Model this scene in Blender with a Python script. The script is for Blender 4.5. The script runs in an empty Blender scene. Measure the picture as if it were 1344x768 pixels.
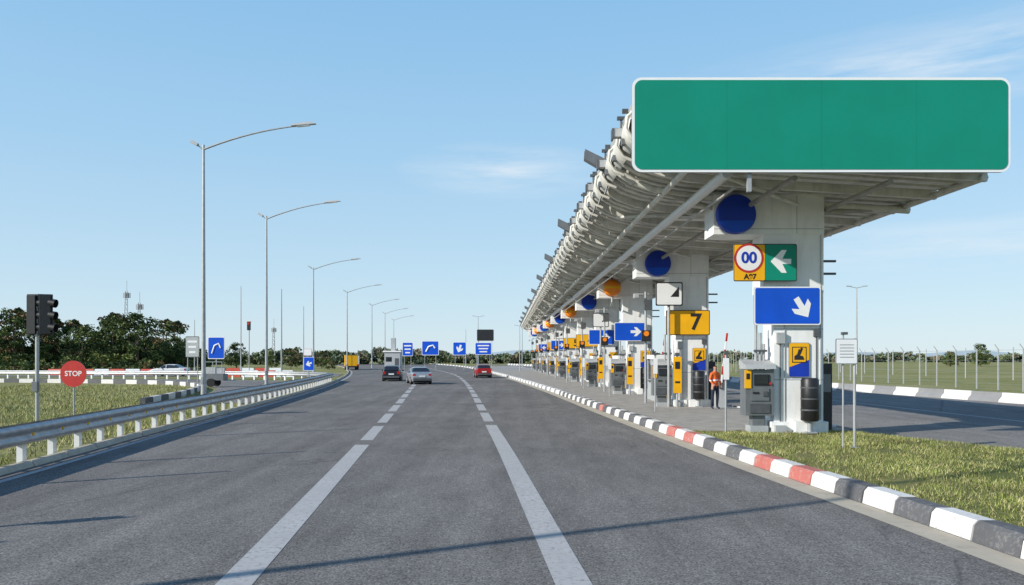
import bpy, math, random
import numpy as np
from mathutils import Vector
random.seed(7); rng=np.random.default_rng(7)
S=bpy.context.scene
S.view_settings.view_transform='Standard'
try: S.view_settings.look='None'
except: pass
S.view_settings.exposure=0

# ------------------------------------------------------------ materials
def ramp2(nt,fac,c0,c1,p0=0.3,p1=0.7):
    r=nt.nodes.new('ShaderNodeValToRGB'); r.color_ramp.elements[0].position=p0; r.color_ramp.elements[1].position=p1
    r.color_ramp.elements[0].color=(*c0,1); r.color_ramp.elements[1].color=(*c1,1)
    nt.links.new(fac,r.inputs[0]); return r.outputs[0]
def noise(nt,vec,scale,detail=4,rough=.55):
    n=nt.nodes.new('ShaderNodeTexNoise'); n.inputs['Scale'].default_value=scale; n.inputs['Detail'].default_value=detail; n.inputs['Roughness'].default_value=rough
    nt.links.new(vec,n.inputs['Vector']); return n.outputs['Fac']
def mapping(nt,vec,sc):
    m=nt.nodes.new('ShaderNodeMapping'); m.inputs['Scale'].default_value=sc; nt.links.new(vec,m.inputs['Vector']); return m.outputs[0]
def mixc(nt,fac,a,b,mode='MIX'):
    m=nt.nodes.new('ShaderNodeMixRGB'); m.blend_type=mode
    for s,i in((fac,0),(a,1),(b,2)):
        if isinstance(s,(int,float)): m.inputs[i].default_value=s
        elif isinstance(s,tuple): m.inputs[i].default_value=(*s,1)
        else: nt.links.new(s,m.inputs[i])
    return m.outputs[0]
def newmat(name):
    m=bpy.data.materials.new(name); m.use_nodes=True; nt=m.node_tree
    b=nt.nodes['Principled BSDF']; g=nt.nodes.new('ShaderNodeNewGeometry'); return m,nt,b,g.outputs['Position']
def bump(nt,b,h,strength=.3,dist=.01):
    n=nt.nodes.new('ShaderNodeBump'); n.inputs['Strength'].default_value=strength; n.inputs['Distance'].default_value=dist
    nt.links.new(h,n.inputs['Height']); nt.links.new(n.outputs[0],b.inputs['Normal'])
def mat(name,col,rough=.6,metal=0,var=.15,scale=3,bmp=0,spec=.5,dirt=0):
    m,nt,b,pos=newmat(name)
    f=noise(nt,pos,scale,5)
    d=tuple(c*(1-var) for c in col); l=tuple(min(1,c*(1+var)) for c in col)
    c=ramp2(nt,f,d,l)
    if dirt:
        f2=noise(nt,mapping(nt,pos,(2.5,2.5,.5)),1.6,6,.7)
        c=mixc(nt,ramp2(nt,f2,(0,0,0),(dirt,dirt,dirt),.48,.75),c,tuple(x*.35+.03 for x in col))
    nt.links.new(c,b.inputs['Base Color'])
    b.inputs['Roughness'].default_value=rough; b.inputs['Metallic'].default_value=metal
    b.inputs['Specular IOR Level'].default_value=spec
    if bmp: bump(nt,b,noise(nt,pos,scale*8,3),bmp,.01)
    return m
def asphalt(name,base,tint=(1.07,1,.92)):
    m,nt,b,pos=newmat(name)
    big=noise(nt,pos,.12,4)
    c=ramp2(nt,big,tuple(base*.84*t for t in tint),tuple(base*1.14*t for t in tint))
    st=noise(nt,mapping(nt,pos,(1.3,.035,1)),1.0,3)
    c=mixc(nt,.6,c,ramp2(nt,st,(.66,.66,.66),(1.08,1.08,1.08),.3,.7),'MULTIPLY')
    fine=noise(nt,pos,38,2,.8)
    c=mixc(nt,.95,c,ramp2(nt,fine,(.22,.22,.22),(1.75,1.75,1.75),.30,.70),'MULTIPLY')
    fine2=noise(nt,pos,11,5,.85)
    c=mixc(nt,.75,c,ramp2(nt,fine2,(.55,.55,.55),(1.42,1.42,1.42),.35,.65),'MULTIPLY')
    mid=noise(nt,mapping(nt,pos,(1,.35,1)),1.7,5,.7)
    c=mixc(nt,.6,c,ramp2(nt,mid,(.74,.74,.74),(1.18,1.18,1.18),.35,.65),'MULTIPLY')
    # cracks / stains
    v=nt.nodes.new('ShaderNodeTexVoronoi'); v.feature='DISTANCE_TO_EDGE'; v.inputs['Scale'].default_value=.16
    w=noise(nt,pos,.8,5); vm=nt.nodes.new('ShaderNodeVectorMath'); vm.operation='ADD'
    nt.links.new(mapping(nt,pos,(1,.5,1)),vm.inputs[0]); 
    cx=nt.nodes.new('ShaderNodeCombineXYZ'); nt.links.new(w,cx.inputs[0]); nt.links.new(w,cx.inputs[1]); 
    sc=nt.nodes.new('ShaderNodeVectorMath'); sc.operation='SCALE'; sc.inputs['Scale'].default_value=3.0; nt.links.new(cx.outputs[0],sc.inputs[0])
    nt.links.new(sc.outputs[0],vm.inputs[1]); nt.links.new(vm.outputs[0],v.inputs['Vector'])
    c=mixc(nt,ramp2(nt,v.outputs['Distance'],(.5,.5,.5),(0,0,0),.0,.004),c,(.05,.05,.05))
    nt.links.new(c,b.inputs['Base Color']); b.inputs['Roughness'].default_value=.92; b.inputs['Specular IOR Level'].default_value=.12
    bump(nt,b,fine,.45,.006); return m
def paint(name,col,wear=.5,under=(.1,.1,.1)):
    m,nt,b,pos=newmat(name)
    f=noise(nt,pos,14,6,.75); g=noise(nt,pos,1.3,3)
    mask=ramp2(nt,f,(0,0,0),(1,1,1),.50,.66)
    mk=mixc(nt,1.0,mask,ramp2(nt,g,(0,0,0),(wear,wear,wear),.25,.6),'MULTIPLY')
    c=mixc(nt,mk,ramp2(nt,g,tuple(x*.84 for x in col),col),under)
    nt.links.new(c,b.inputs['Base Color']); b.inputs['Roughness'].default_value=.8; b.inputs['Specular IOR Level'].default_value=.2; bump(nt,b,f,.2,.005); return m
def grassmat(name,a,b_,c_):
    m,nt,b,pos=newmat(name)
    f=noise(nt,pos,.25,5,.6); f2=noise(nt,pos,7,5,.75); f3=noise(nt,pos,.05,3)
    c=mixc(nt,ramp2(nt,f,(0,0,0),(1,1,1),.38,.62),a,b_)
    c=mixc(nt,ramp2(nt,f3,(0,0,0),(.8,.8,.8),.45,.65),c,c_)
    c=mixc(nt,.8,c,ramp2(nt,f2,(.45,.45,.45),(1.35,1.35,1.35),.3,.7),'MULTIPLY')
    nt.links.new(c,b.inputs['Base Color']); b.inputs['Roughness'].default_value=1; b.inputs['Specular IOR Level'].default_value=.05
    bump(nt,b,f2,.8,.05); return m
def leafmat(name,col):
    m,nt,b,pos=newmat(name)
    f=noise(nt,pos,.9,3); c=ramp2(nt,f,tuple(x*.6 for x in col),tuple(x*1.35 for x in col))
    nt.links.new(c,b.inputs['Base Color']); b.inputs['Roughness'].default_value=.8; b.inputs['Specular IOR Level'].default_value=.15; return m

A_MAIN=asphalt('asphalt_main',.205); A_SIDE=asphalt('asphalt_side',.24)
PAVE=mat('island_paving',(.36,.33,.29),.9,var=.2,scale=2,bmp=.3,dirt=.4)
GUT=mat('gutter_concrete',(.50,.44,.34),.9,var=.2,scale=4,bmp=.3,dirt=.5)
WLINE=paint('road_paint',(.50,.49,.47),.95,(.2,.19,.18)); YLINE=paint('yellow_paint',(.5,.36,.1),.8)
KW=paint('kerb_white',(.78,.76,.72),.8,(.34,.32,.29)); KD=paint('kerb_dark',(.13,.13,.135),.7,(.3,.29,.27)); KR=paint('kerb_red',(.55,.17,.14),.95,(.45,.40,.36)); KG=paint('kerb_grey',(.3,.3,.3),.5,(.2,.2,.2))
GRASS=grassmat('grass_ground',(.22,.235,.085),(.33,.31,.13),(.37,.34,.17))
GRASSI=grassmat('grass_bed',(.15,.17,.055),(.24,.23,.085),(.27,.24,.11))
GR1=leafmat('blade_green',(.21,.25,.06)); GR2=leafmat('blade_dry',(.47,.43,.2)); GR3=leafmat('blade_dark',(.10,.13,.035))
LF=[leafmat('leaf_dark',(.045,.066,.025)),leafmat('leaf_mid',(.09,.125,.04)),leafmat('leaf_light',(.16,.19,.065)),leafmat('leaf_autumn',(.22,.15,.07))]
HZ=[leafmat('hazed_leaf_dark',(.10,.135,.085)),leafmat('hazed_leaf_mid',(.15,.185,.105)),leafmat('hazed_leaf_light',(.21,.235,.13)),leafmat('hazed_leaf_dry',(.25,.22,.15))]  # paler far foliage: distance haze put into the leaf colour
BARK=mat('bark',(.12,.09,.06),.9,var=.4,scale=6)
STEEL=mat('galvanised_steel',(.42,.43,.44),.45,.6,var=.2,scale=5,dirt=.2)
POLE=mat('pole_grey',(.40,.41,.41),.5,.3,var=.12,scale=4)
WHITE=mat('white_painted_concrete',(.86,.855,.83),.7,var=.05,scale=1.5,dirt=.22,bmp=.1)
CANW=mat('canopy_metal',(.72,.70,.63),.55,.05,var=.15,scale=2,dirt=.4)
CANG=mat('canopy_grey',(.42,.40,.36),.6,.1,var=.2,scale=2,dirt=.4)
DGREY=mat('dark_grey_metal',(.10,.105,.11),.5,.2,var=.2,scale=5)
MGREY=mat('machine_grey',(.17,.18,.185),.45,.2,var=.12,scale=4,dirt=.2)
LGREY=mat('light_grey',(.44,.45,.45),.5,.1,var=.1,scale=4,dirt=.25)
BLACK=mat('black_plastic',(.018,.018,.02),.45,var=.3,scale=8)
GREEN=mat('sign_green',(.003,.25,.165),.5,var=.06,scale=.7,dirt=.04,spec=.3)
BLUE=mat('sign_blue',(.006,.085,.58),.4,var=.08,scale=2,spec=.3)
NAVY=mat('disc_blue',(.012,.045,.40),.4,var=.15,scale=2,spec=.3)
YEL=mat('sign_yellow',(.88,.44,.008),.45,var=.06,scale=2,spec=.3)
ORG=mat('orange_plastic',(.9,.25,.01),.4,var=.1,scale=3)
SWH=mat('sign_white',(.84,.84,.83),.4,var=.04,scale=2)
RED=mat('sign_red',(.5,.025,.02),.45,var=.1,scale=4)
BACK=mat('sign_back',(.36,.37,.38),.5,.5,var=.1,scale=3)
GLASS=mat('dark_glass',(.02,.025,.03),.08,0,var=.1,spec=.8)
RUB=mat('tyre_rubber',(.02,.02,.02),.85)
TL=mat('tail_light',(.5,.01,.01),.25)
PLR=mat('barrier_red',(.6,.09,.05),.5,var=.1)
HIVIS=mat('hi_vis_orange',(.85,.16,.03),.8,var=.1); TROU=mat('navy_trousers',(.02,.025,.05),.9); SKIN=mat('skin',(.45,.25,.17),.6); HAIR=mat('hair',(.03,.02,.015),.8)

# ------------------------------------------------------------ mesh builder
class M:
    def __init__(s): s.v=[];s.f=[];s.m=[];s.s=[];s.mats=[]
    def mi(s,m):
        if m not in s.mats: s.mats.append(m)
        return s.mats.index(m)
    def add(s,vs,fs,m,sm=False):
        o=len(s.v); s.v+= [tuple(v) for v in vs]; i=s.mi(m)
        for f in fs: s.f.append([o+k for k in f]); s.m.append(i); s.s.append(sm)
    def box(s,c,d,m,rz=0,top=(1,1),ry=0):
        x,y,z=[k/2 for k in d]; vs=[]
        for (a,b,e) in [(-1,-1,-1),(1,-1,-1),(1,1,-1),(-1,1,-1),(-1,-1,1),(1,-1,1),(1,1,1),(-1,1,1)]:
            p=Vector((a*x*(top[0] if e>0 else 1),b*y*(top[1] if e>0 else 1),e*z))
            if ry: p=Vector((p.x*math.cos(ry)+p.z*math.sin(ry),p.y,-p.x*math.sin(ry)+p.z*math.cos(ry)))
            if rz: p=Vector((p.x*math.cos(rz)-p.y*math.sin(rz),p.x*math.sin(rz)+p.y*math.cos(rz),p.z))
            vs.append(p+Vector(c))
        s.add(vs,[(0,3,2,1),(4,5,6,7),(0,1,5,4),(1,2,6,5),(2,3,7,6),(3,0,4,7)],m)
    def tube(s,path,rad,m,n=10,caps=True):
        path=[Vector(p) for p in path]
        if not hasattr(rad,'__len__'): rad=[rad]*len(path)
        vs=[];fs=[];prev=None
        for i,p in enumerate(path):
            t=(path[min(i+1,len(path)-1)]-path[max(i-1,0)]).normalized()
            a=Vector((0,1,0)) if abs(t.y)<.9 else Vector((1,0,0))
            u=t.cross(a).normalized(); w=t.cross(u).normalized()
            for k in range(n):
                an=2*math.pi*k/n; vs.append(p+(u*math.cos(an)+w*math.sin(an))*rad[i])
        for i in range(len(path)-1):
            for k in range(n):
                fs.append((i*n+k,i*n+(k+1)%n,(i+1)*n+(k+1)%n,(i+1)*n+k))
        s.add(vs,fs,m,True)
        if caps:
            s.add(vs[:n],[tuple(range(n))],m); s.add(vs[-n:],[tuple(range(n))],m)
    def cyl(s,p0,p1,r,m,n=12,r1=None): s.tube([p0,p1],[r,r if r1 is None else r1],m,n)
    def prism(s,pts,y0,y1,m,msid=None):
        n=len(pts); vs=[(p[0],y0,p[1]) for p in pts]+[(p[0],y1,p[1]) for p in pts]
        s.add(vs,[tuple(range(n))],m); s.add(vs,[tuple(range(2*n-1,n-1,-1))],msid or m)
        s.add(vs,[(i,n+i,n+(i+1)%n,(i+1)%n) for i in range(n)],msid or m)
    def build(s,name,loc=(0,0,0),rz=0,parent=None,bevel=0):
        me=bpy.data.meshes.new(name); me.from_pydata(s.v,[],s.f)
        for m in s.mats: me.materials.append(m)
        me.polygons.foreach_set('material_index',s.m); me.polygons.foreach_set('use_smooth',s.s); me.update()
        return place(me,name,loc,rz,parent,bevel)
def place(me,name,loc=(0,0,0),rz=0,parent=None,bevel=0,scale=1):
    o=bpy.data.objects.new(name,me); o.location=loc; o.rotation_euler=(0,0,rz)
    o.scale=(scale,)*3 if not hasattr(scale,'__len__') else scale
    S.collection.objects.link(o)
    if parent: o.parent=parent
    if bevel:
        b=o.modifiers.new('bevel','BEVEL'); b.width=bevel; b.segments=2; b.limit_method='ANGLE'
    return o
def text(body,size,loc,m,parent,name='lettering',bold=0.0):
    c=bpy.data.curves.new(name,'FONT'); c.body=body; c.size=size; c.align_x='CENTER'; c.align_y='CENTER'; c.extrude=.003; c.offset=bold
    o=bpy.data.objects.new(name,c); o.location=loc; o.rotation_euler=(math.pi/2,0,0); c.materials.append(m); S.collection.objects.link(o); o.parent=parent
def rrect(cx,cz,w,h,r,n=5):
    p=[]
    for (sx,sz,a0) in((1,1,0),(-1,1,90),(-1,-1,180),(1,-1,270)):
        for k in range(n+1):
            a=math.radians(a0+90*k/n); p.append((cx+sx*(w/2-r)+r*math.cos(a),cz+sz*(h/2-r)+r*math.sin(a)))
    return p
def circ(cx,cz,r,n=32,sz=1): return [(cx+r*math.cos(2*math.pi*k/n),cz+r*sz*math.sin(2*math.pi*k/n)) for k in range(n)]
def arrow(cx,cz,L,ang):
    p=[(-.5,-.13),(.0,-.13),(-.2,-.42),(.06,-.42),(.5,0),(.06,.42),(-.2,.42),(.0,.13),(-.5,.13)]
    a=math.radians(ang); return [(cx+L*(x*math.cos(a)-z*math.sin(a)),cz+L*(x*math.sin(a)+z*math.cos(a))) for x,z in p]
def fast_mesh(name,V,F,midx,mats,smooth=False):
    me=bpy.data.meshes.new(name); n=len(F); k=F.shape[1]
    me.vertices.add(len(V)); me.vertices.foreach_set('co',V.astype('f').ravel())
    me.loops.add(n*k); me.loops.foreach_set('vertex_index',F.astype('i').ravel())
    me.polygons.add(n); me.polygons.foreach_set('loop_start',np.arange(0,n*k,k,dtype='i'))
    try: me.polygons.foreach_set('loop_total',np.full(n,k,dtype='i'))
    except: pass
    for m in mats: me.materials.append(m)
    me.polygons.foreach_set('material_index',midx.astype('i')); me.update(calc_edges=True); me.validate(); return me

# ------------------------------------------------------------ curves of the road
def curve(pts):
    xs=[p[0] for p in pts]; ys=[p[1] for p in pts]; n=len(pts)
    tg=[]
    for i in range(n):
        a=max(i-1,0); b=min(i+1,n-1); tg.append((ys[b]-ys[a])/(xs[b]-xs[a]))
    def f(x):
        if x<=xs[0]: return ys[0]+(x-xs[0])*tg[0]
        if x>=xs[-1]: return ys[-1]+(x-xs[-1])*tg[-1]
        i=max(j for j in range(n) if xs[j]<=x); i=min(i,n-2); h=xs[i+1]-xs[i]; t=(x-xs[i])/h
        return (2*t**3-3*t*t+1)*ys[i]+(t**3-2*t*t+t)*h*tg[i]+(-2*t**3+3*t*t)*ys[i+1]+(t**3-t*t)*h*tg[i+1]
    return f
Lf=curve([(-20,-6.8),(7.4,-8.6),(13.6,-9.1),(21.6,-10.0),(29.3,-10.8),(46.8,-12.7),(66.7,-15.4),(95,-20.2),(130,-27.5),(200,-45),(300,-78)])
Rf=curve([(-20,7.4),(8.3,5.6),(14.9,5.0),(20,4.6),(29.3,3.9),(49,2.6),(75,.5),(110,-2.8),(200,-14),(300,-34)])
D2=curve([(-20,2.6),(7.4,.6),(20,-.3),(73,-4.6),(110,-9),(200,-25),(300,-50)])
D1=curve([(-20,-.3),(7.4,-2.7),(22,-4.05),(44,-6.2),(75,-9.5),(110,-15),(200,-34),(300,-62)])
IRf=curve([(21,9.6),(60,8.3),(100,7.0),(140,4),(200,-2),(300,-22)])      # right side of toll island
GEf=curve([(-20,26),(6,17.5),(13,13.6),(17,11.5),(21,9.6)])      # grass nose right border
BRf=curve([(-20,31.5),(10,27.9),(36.7,24.7),(52,22.4),(100,17),(200,6),(300,-14)])
def ribbon(name,fl,fr,y0,y1,step,z,m,nx=1):
    V=[];F=[];n=int((y1-y0)/step)+1
    for i in range(n+1):
        y=y0+(y1-y0)*i/n; a=fl(y);b=fr(y)
        for k in range(nx+1): V.append((a+(b-a)*k/nx,y,z))
    for i in range(n):
        for k in range(nx):
            o=i*(nx+1)+k; F.append((o,o+1,o+nx+2,o+nx+1))
    mb=M(); mb.add(V,F,m); return mb.build(name)

# ground
g=M(); g.add([(-2500,-600,-.06),(2500,-600,-.06),(2500,3500,-.06),(-2500,3500,-.06)],[(0,1,2,3)],GRASS); g.build('ground')
ribbon('main_road',lambda y:Lf(y)-.75,Rf,-20,290,3,0,A_MAIN)
mb=M()
def strip(f,w,y0,y1,m,z=.004,step=2.5):
    n=max(1,int((y1-y0)/step)); V=[];F=[]
    for i in range(n+1):
        y=y0+(y1-y0)*i/n; V+=[(f(y)-w/2,y,z),(f(y)+w/2,y,z)]
    for i in range(n): F.append((2*i,2*i+1,2*i+3,2*i+2))
    mb.add(V,F,m)
strip(Lf,.17,-20,290,WLINE)
strip(D1,.36,-5,19.3,WLINE); strip(D2,.36,-5,25,WLINE)
for f,st in((D1,20.4),(D2,26.4)):
    y=st
    while y<230:
        L=4.2 if y<70 else 6
        strip(f,.34,y,y+L,WLINE); y+=L+(1.3 if y<70 else 2.2)
strip(lambda y:Rf(y)-.25,.42,-20,290,GUT)
mb.build('road_markings')
# right carriageway
RCl=lambda y: GEf(y) if y<21 else IRf(y)
ribbon('right_road',RCl,lambda y:BRf(y)+.2,-20,290,3,0,A_SIDE)
mb=M(); strip(lambda y:RCl(y)+.35,.16,-10,280,YLINE); strip(lambda y:(RCl(y)+BRf(y))/2,.18,-10,280,WLINE); strip(lambda y:BRf(y)-.6,.15,-10,280,WLINE); mb.build('right_road_markings')
# toll island paving (raised)
def slab(name,fl,fr,y0,y1,step,z,m):
    mb=M(); n=int((y1-y0)/step); V=[];F=[]
    for i in range(n+1):
        y=y0+(y1-y0)*i/n; a,b=fl(y),fr(y); V+=[(a,y,-.02),(a,y,z),(b,y,z),(b,y,-.02)]
    for i in range(n):
        o=4*i; F+=[(o,o+1,o+5,o+4),(o+1,o+2,o+6,o+5),(o+2,o+3,o+7,o+6)]
    F+=[(0,3,2,1),(4*n,4*n+1,4*n+2,4*n+3)]
    mb.add(V,F,m); return mb.build(name)
slab('toll_island_pavement',lambda y:Rf(y)+.33,IRf,21.4,190,3,.17,PAVE)
slab('island_grass_bed',lambda y:Rf(y)+.33,lambda y:GEf(y)-.02 if y<21 else IRf(y)-.02,-20,21.398,2,.15,GRASSI)
slab('verge_grass',lambda y:Rf(y)+.33,lambda y:IRf(y)-.02,190.05,290,5,.15,GRASS)
# kerbs
def kerb(name,f,y0,y1,L,colf,h=.24,w=.32,sgn=1):
    mb=M(); y=y0;k=0
    prof=[(0,-.02),(.035,h-.06),(.09,h),(w,h),(w,-.02)]
    while y<y1:
        a,b=y+.012,y+L-.012; jz=random.uniform(-.008,.008); jx=random.uniform(-.01,.01)
        V=[(f(a)+jx+sgn*p[0],a,p[1]+(jz if p[1]>0 else 0)) for p in prof]+[(f(b)+jx+sgn*p[0],b,p[1]+(jz if p[1]>0 else 0)) for p in prof]
        F=[(i,i+1,i+6,i+5) for i in range(4)]+[(4,3,2,1,0),(5,6,7,8,9)]
        mb.add(V,F,colf(k,y)); y+=L;k+=1
    return mb.build(name)
K0=9.2-.8*34
def kc(k,y):
    j=k-34
    if j in(5,7,13,15,28): return KR
    if y>46: return KW if j%3 else KG
    return KW if j%2==0 else KD
kerb('painted_kerb',Rf,K0,120,.8,kc)
kerb('painted_kerb',Rf,120.2,280,4,lambda k,y:KW if k%2 else KG)
kerb('roadside_kerb',lambda y:Lf(y)-.40,-16,240,1.5,lambda k,y:GUT,.12,.2,-1)
kerb('island_edge_kerb',lambda y:IRf(y)+.0,21.6,190,1.0,lambda k,y:KW if k%2 else KG,.2,.18,1)

# concrete barrier right
mb=M(); y=-10; k=0
while y<240:
    a,b=y+.02,y+1.98; prof=[(-.3,0),(-.27,.12),(-.12,.28),(-.1,.48),(.1,.48),(.12,.28),(.27,.12),(.3,0)]
    V=[(BRf(a)+p[0],a,p[1]) for p in prof]+[(BRf(b)+p[0],b,p[1]) for p in prof]
    mb.add(V,[(i,i+1,i+9,i+8) for i in range(7)]+[tuple(range(7,-1,-1)),tuple(range(8,16))],KW if k%2 else KG); y+=2;k+=1
mb.build('concrete_barrier')

# ------------------------------------------------------------ guardrails
def guardrail(name,pts,double=True,spacing=2.0):
    mb=M(); pts=[Vector((p[0],p[1],0)) for p in pts]
    n=len(pts)
    nor=[]
    for i in range(n):
        t=(pts[min(i+1,n-1)]-pts[max(i-1,0)]).normalized(); nor.append(Vector((t.y,-t.x,0)))
    prof=[(0,.82),(.05,.795),(.085,.73),(.05,.67),(.0,.62),(.05,.57),(.085,.51),(.05,.445),(0,.42)]
    for side in((1,-1) if double else (1,)):
        V=[];F=[]
        for i in range(n):
            for p in prof: V.append(pts[i]+nor[i]*side*(.13+p[0])+Vector((0,0,p[1])))
        k=len(prof)
        for i in range(n-1):
            for j in range(k-1): F.append((i*k+j,i*k+j+1,(i+1)*k+j+1,(i+1)*k+j))
        mb.add(V,F,STEEL,True)
    acc=0; last=pts[0]; nxt=0
    for i in range(1,n):
        seg=(pts[i]-pts[i-1]).length
        while nxt<=acc+seg:
            p=pts[i-1].lerp(pts[i],(nxt-acc)/seg); nn=nor[i-1]; rz=math.atan2(nn.y,nn.x)
            mb.box((p.x,p.y,.34),(.12,.16,.80),SWH,rz)
            mb.box((p.x,p.y,.62),(.26,.12,.2),LGREY,rz)
            q=p+nn*.235; mb.box((q.x,q.y,.62),(.03,.05,.07),YEL,rz)
            nxt+=spacing
        acc+=seg
    mb.build(name)
gp=[(Lf(y)-.85,y) for y in np.arange(-14,69,1.0)]
gp+=[(-16.7,70.5),(-18,73),(-20,75.6),(-23,77.7),(-27,79.3),(-33,80.8),(-42,82.5),(-54,84.5),(-70,87)]
guardrail('guardrail',gp,spacing=1.3)
inner=[(-17.5,37.5),(-19.5,47),(-22.5,56),(-27,62.5),(-33,67),(-42,70),(-55,72),(-72,75)]
def smoothpath(pts,n=6):
    out=[]
    for i in range(len(pts)-1):
        p0=pts[max(i-1,0)];p1=pts[i];p2=pts[i+1];p3=pts[min(i+2,len(pts)-1)]
        for k in range(n):
            t=k/n; out.append(tuple(.5*((2*p1[c])+(-p0[c]+p2[c])*t+(2*p0[c]-5*p1[c]+4*p2[c]-p3[c])*t*t+(-p0[c]+3*p1[c]-3*p2[c]+p3[c])*t**3) for c in range(2)))
    out.append(pts[-1]); return out
# low black/white kerb blocks along the inside of the ramp
ib=smoothpath([(a-.2,b-.6) for a,b in inner],8); mb=M()
acc=0;nx=0;kk=0
for i in range(1,len(ib)):
    p0=Vector((*ib[i-1],0));p1=Vector((*ib[i],0)); sg=(p1-p0).length
    while nx<=acc+sg:
        p=p0.lerp(p1,(nx-acc)/sg); d=p1-p0; mb.box((p.x,p.y,.1),(1.45,.25,.4),KW if kk%2 else KD,math.atan2(d.y,d.x)); nx+=1.5;kk+=1
    acc+=sg
mb.build('slip_road_kerb')
# ramp asphalt
ra=smoothpath([(-17,37.5),(-19,47.5),(-22,56.5),(-26.5,63.2),(-33,68),(-42,71),(-55,73),(-78,76.5)])
rb=smoothpath([(-13,37.5),(-14.5,48),(-16,58),(-17.6,66),(-20.5,72.5),(-30,78.5),(-54,83),(-78,87)])
mb=M(); V=[];F=[]
for a,b in zip(ra,rb): V+=[(a[0],a[1],-.03),(b[0],b[1],-.03)]
for i in range(len(ra)-1): F.append((2*i,2*i+1,2*i+3,2*i+2))
mb.add(V,F,A_SIDE); mb.build('slip_road')
mb=M(); mb.add([(-160,96,-.035),(-160,91,-.035),(-60,91,-.035),(-21,92,-.035),(-24,108,-.035),(-60,99,-.035)],[(0,1,2,3,4,5)],A_SIDE); mb.build('service_road')

# plastic red-white barriers
def pbar(m):
    b=M(); b.add([(-.95,-.28,0),(.95,-.28,0),(.95,.28,0),(-.95,.28,0),(-.95,-.2,.3),(.95,-.2,.3),(.95,.2,.3),(-.95,.2,.3),(-.9,-.08,.8),(.9,-.08,.8),(.9,.08,.8),(-.9,.08,.8)],
      [(0,1,5,4),(1,2,6,5),(2,3,7,6),(3,0,4,7),(4,5,9,8),(5,6,10,9),(6,7,11,10),(7,4,8,11),(8,9,10,11)],m)
    b.box((-.5,-.2,.12),(.3,.06,.1),BLACK); b.box((.5,-.2,.12),(.3,.06,.1),BLACK)
    return b
br=pbar(PLR).build('water_filled_barrier',(-60.5,101,-.05)).data; bw=pbar(SWH).build('water_filled_barrier',(-58.5,101,-.05)).data
for i in range(2,9): place(br if i%2==0 else bw,'water_filled_barrier',(-60.5+2*i,101+.1*i,-.05),.05)
for i in range(4): place(br if i%2==0 else bw,'water_filled_barrier',(-41+2*i,112+.3*i,-.05),.1)
for i in range(4): place(bw if i%2 else br,'water_filled_barrier',(-33+2*i,90+.2*i,-.05),.1)

# ------------------------------------------------------------ street lamps
def lamp_mesh(h=14,arm=5.2):
    b=M(); b.box((0,0,.02),(.5,.5,.08),LGREY); b.cyl((0,0,0),(0,0,1.4),.15,POLE); b.tube([(0,0,1.4),(0,0,h)],[.12,.065],POLE)
    pts=[];r=[]
    for k in range(11):
        t=k/10; pts.append((t*arm,0,h-.25+.55*t+.75*(1-(1-t)**2))); r.append(.06-.02*t)
    b.tube(pts,r,POLE,8)
    e=Vector(pts[-1])
    b.add([(e.x-.35,-.16,e.z-.03),(e.x+1.0,-.12,e.z+.1),(e.x+1.0,.12,e.z+.1),(e.x-.35,.16,e.z-.03),(e.x-.3,-.1,e.z+.1),(e.x+.7,-.08,e.z+.22),(e.x+.7,.08,e.z+.22),(e.x-.3,.1,e.z+.1)],
       [(0,3,2,1),(4,5,6,7),(0,1,5,4),(1,2,6,5),(2,3,7,6),(3,0,4,7)],LGREY)
    b.box((e.x+.3,0,e.z+.0),(.7,.2,.05),SWH,ry=-.1)
    b.tube([(0,0,h-.3),(-.35,0,h+.02)],.035,POLE,6); b.box((-.5,0,h+.1),(.42,.2,.16),LGREY,ry=.5)
    b.box((0,-.13,1.0),(.12,.03,.4),DGREY)
    return b
lm=None
for i,(x,y) in enumerate([(-17,42),(-20.3,63),(-25.8,99),(-29,134),(-30.7,167),(-33,198),(-36,232),(-15.2,1.2)]):
    if lm is None: lm=lamp_mesh().build('street_lamp',(x,y,-.05)).data
    else: place(lm,'street_lamp',(x,y,-.05),random.uniform(-.05,.05))
# T-head lamp on right + slim poles
def tlamp():
    b=M(); b.tube([(0,0,0),(0,0,12)],[.13,.06],POLE)
    for s in(-1,1): b.tube([(0,0,11.9),(s*.9,0,12.1)],.04,POLE,6); b.box((s*1.1,0,12.15),(.7,.3,.12),LGREY,ry=-s*.1)
    return b
tm=tlamp().build('twin_head_lamp',(47.5,105,-.05)).data
for p in[(1.2,118),(25,190),(-8,180),(60,170)]: place(tm,'twin_head_lamp',(p[0],p[1],0),scale=.6 if p[1]==118 else 1)
pm=M(); pm.tube([(0,0,0),(0,0,9.5)],[.09,.045],POLE,8); pm.box((0,0,.6),(.25,.2,.5),LGREY)
pmm=pm.build('offscreen_shadow_pole',(-24.2,80,-.05)).data
for p in[(-32,117),(-37,104),(-50,120),(-10,165),(2,150)]: place(pmm,'offscreen_shadow_pole',(p[0],p[1],-.05),0,scale=(1,1,random.uniform(.8,1.3)))
for p in[(-11.6,11.6,.36),(-12.0,14.2,.42),(-16.5,17.5,.7),(-18.5,20.5,.62)]: place(pmm,'offscreen_shadow_pole',(p[0],p[1],-.05),0,scale=(1,1,p[2]))  # poles added out of view on the left to throw thin road shadows
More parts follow.
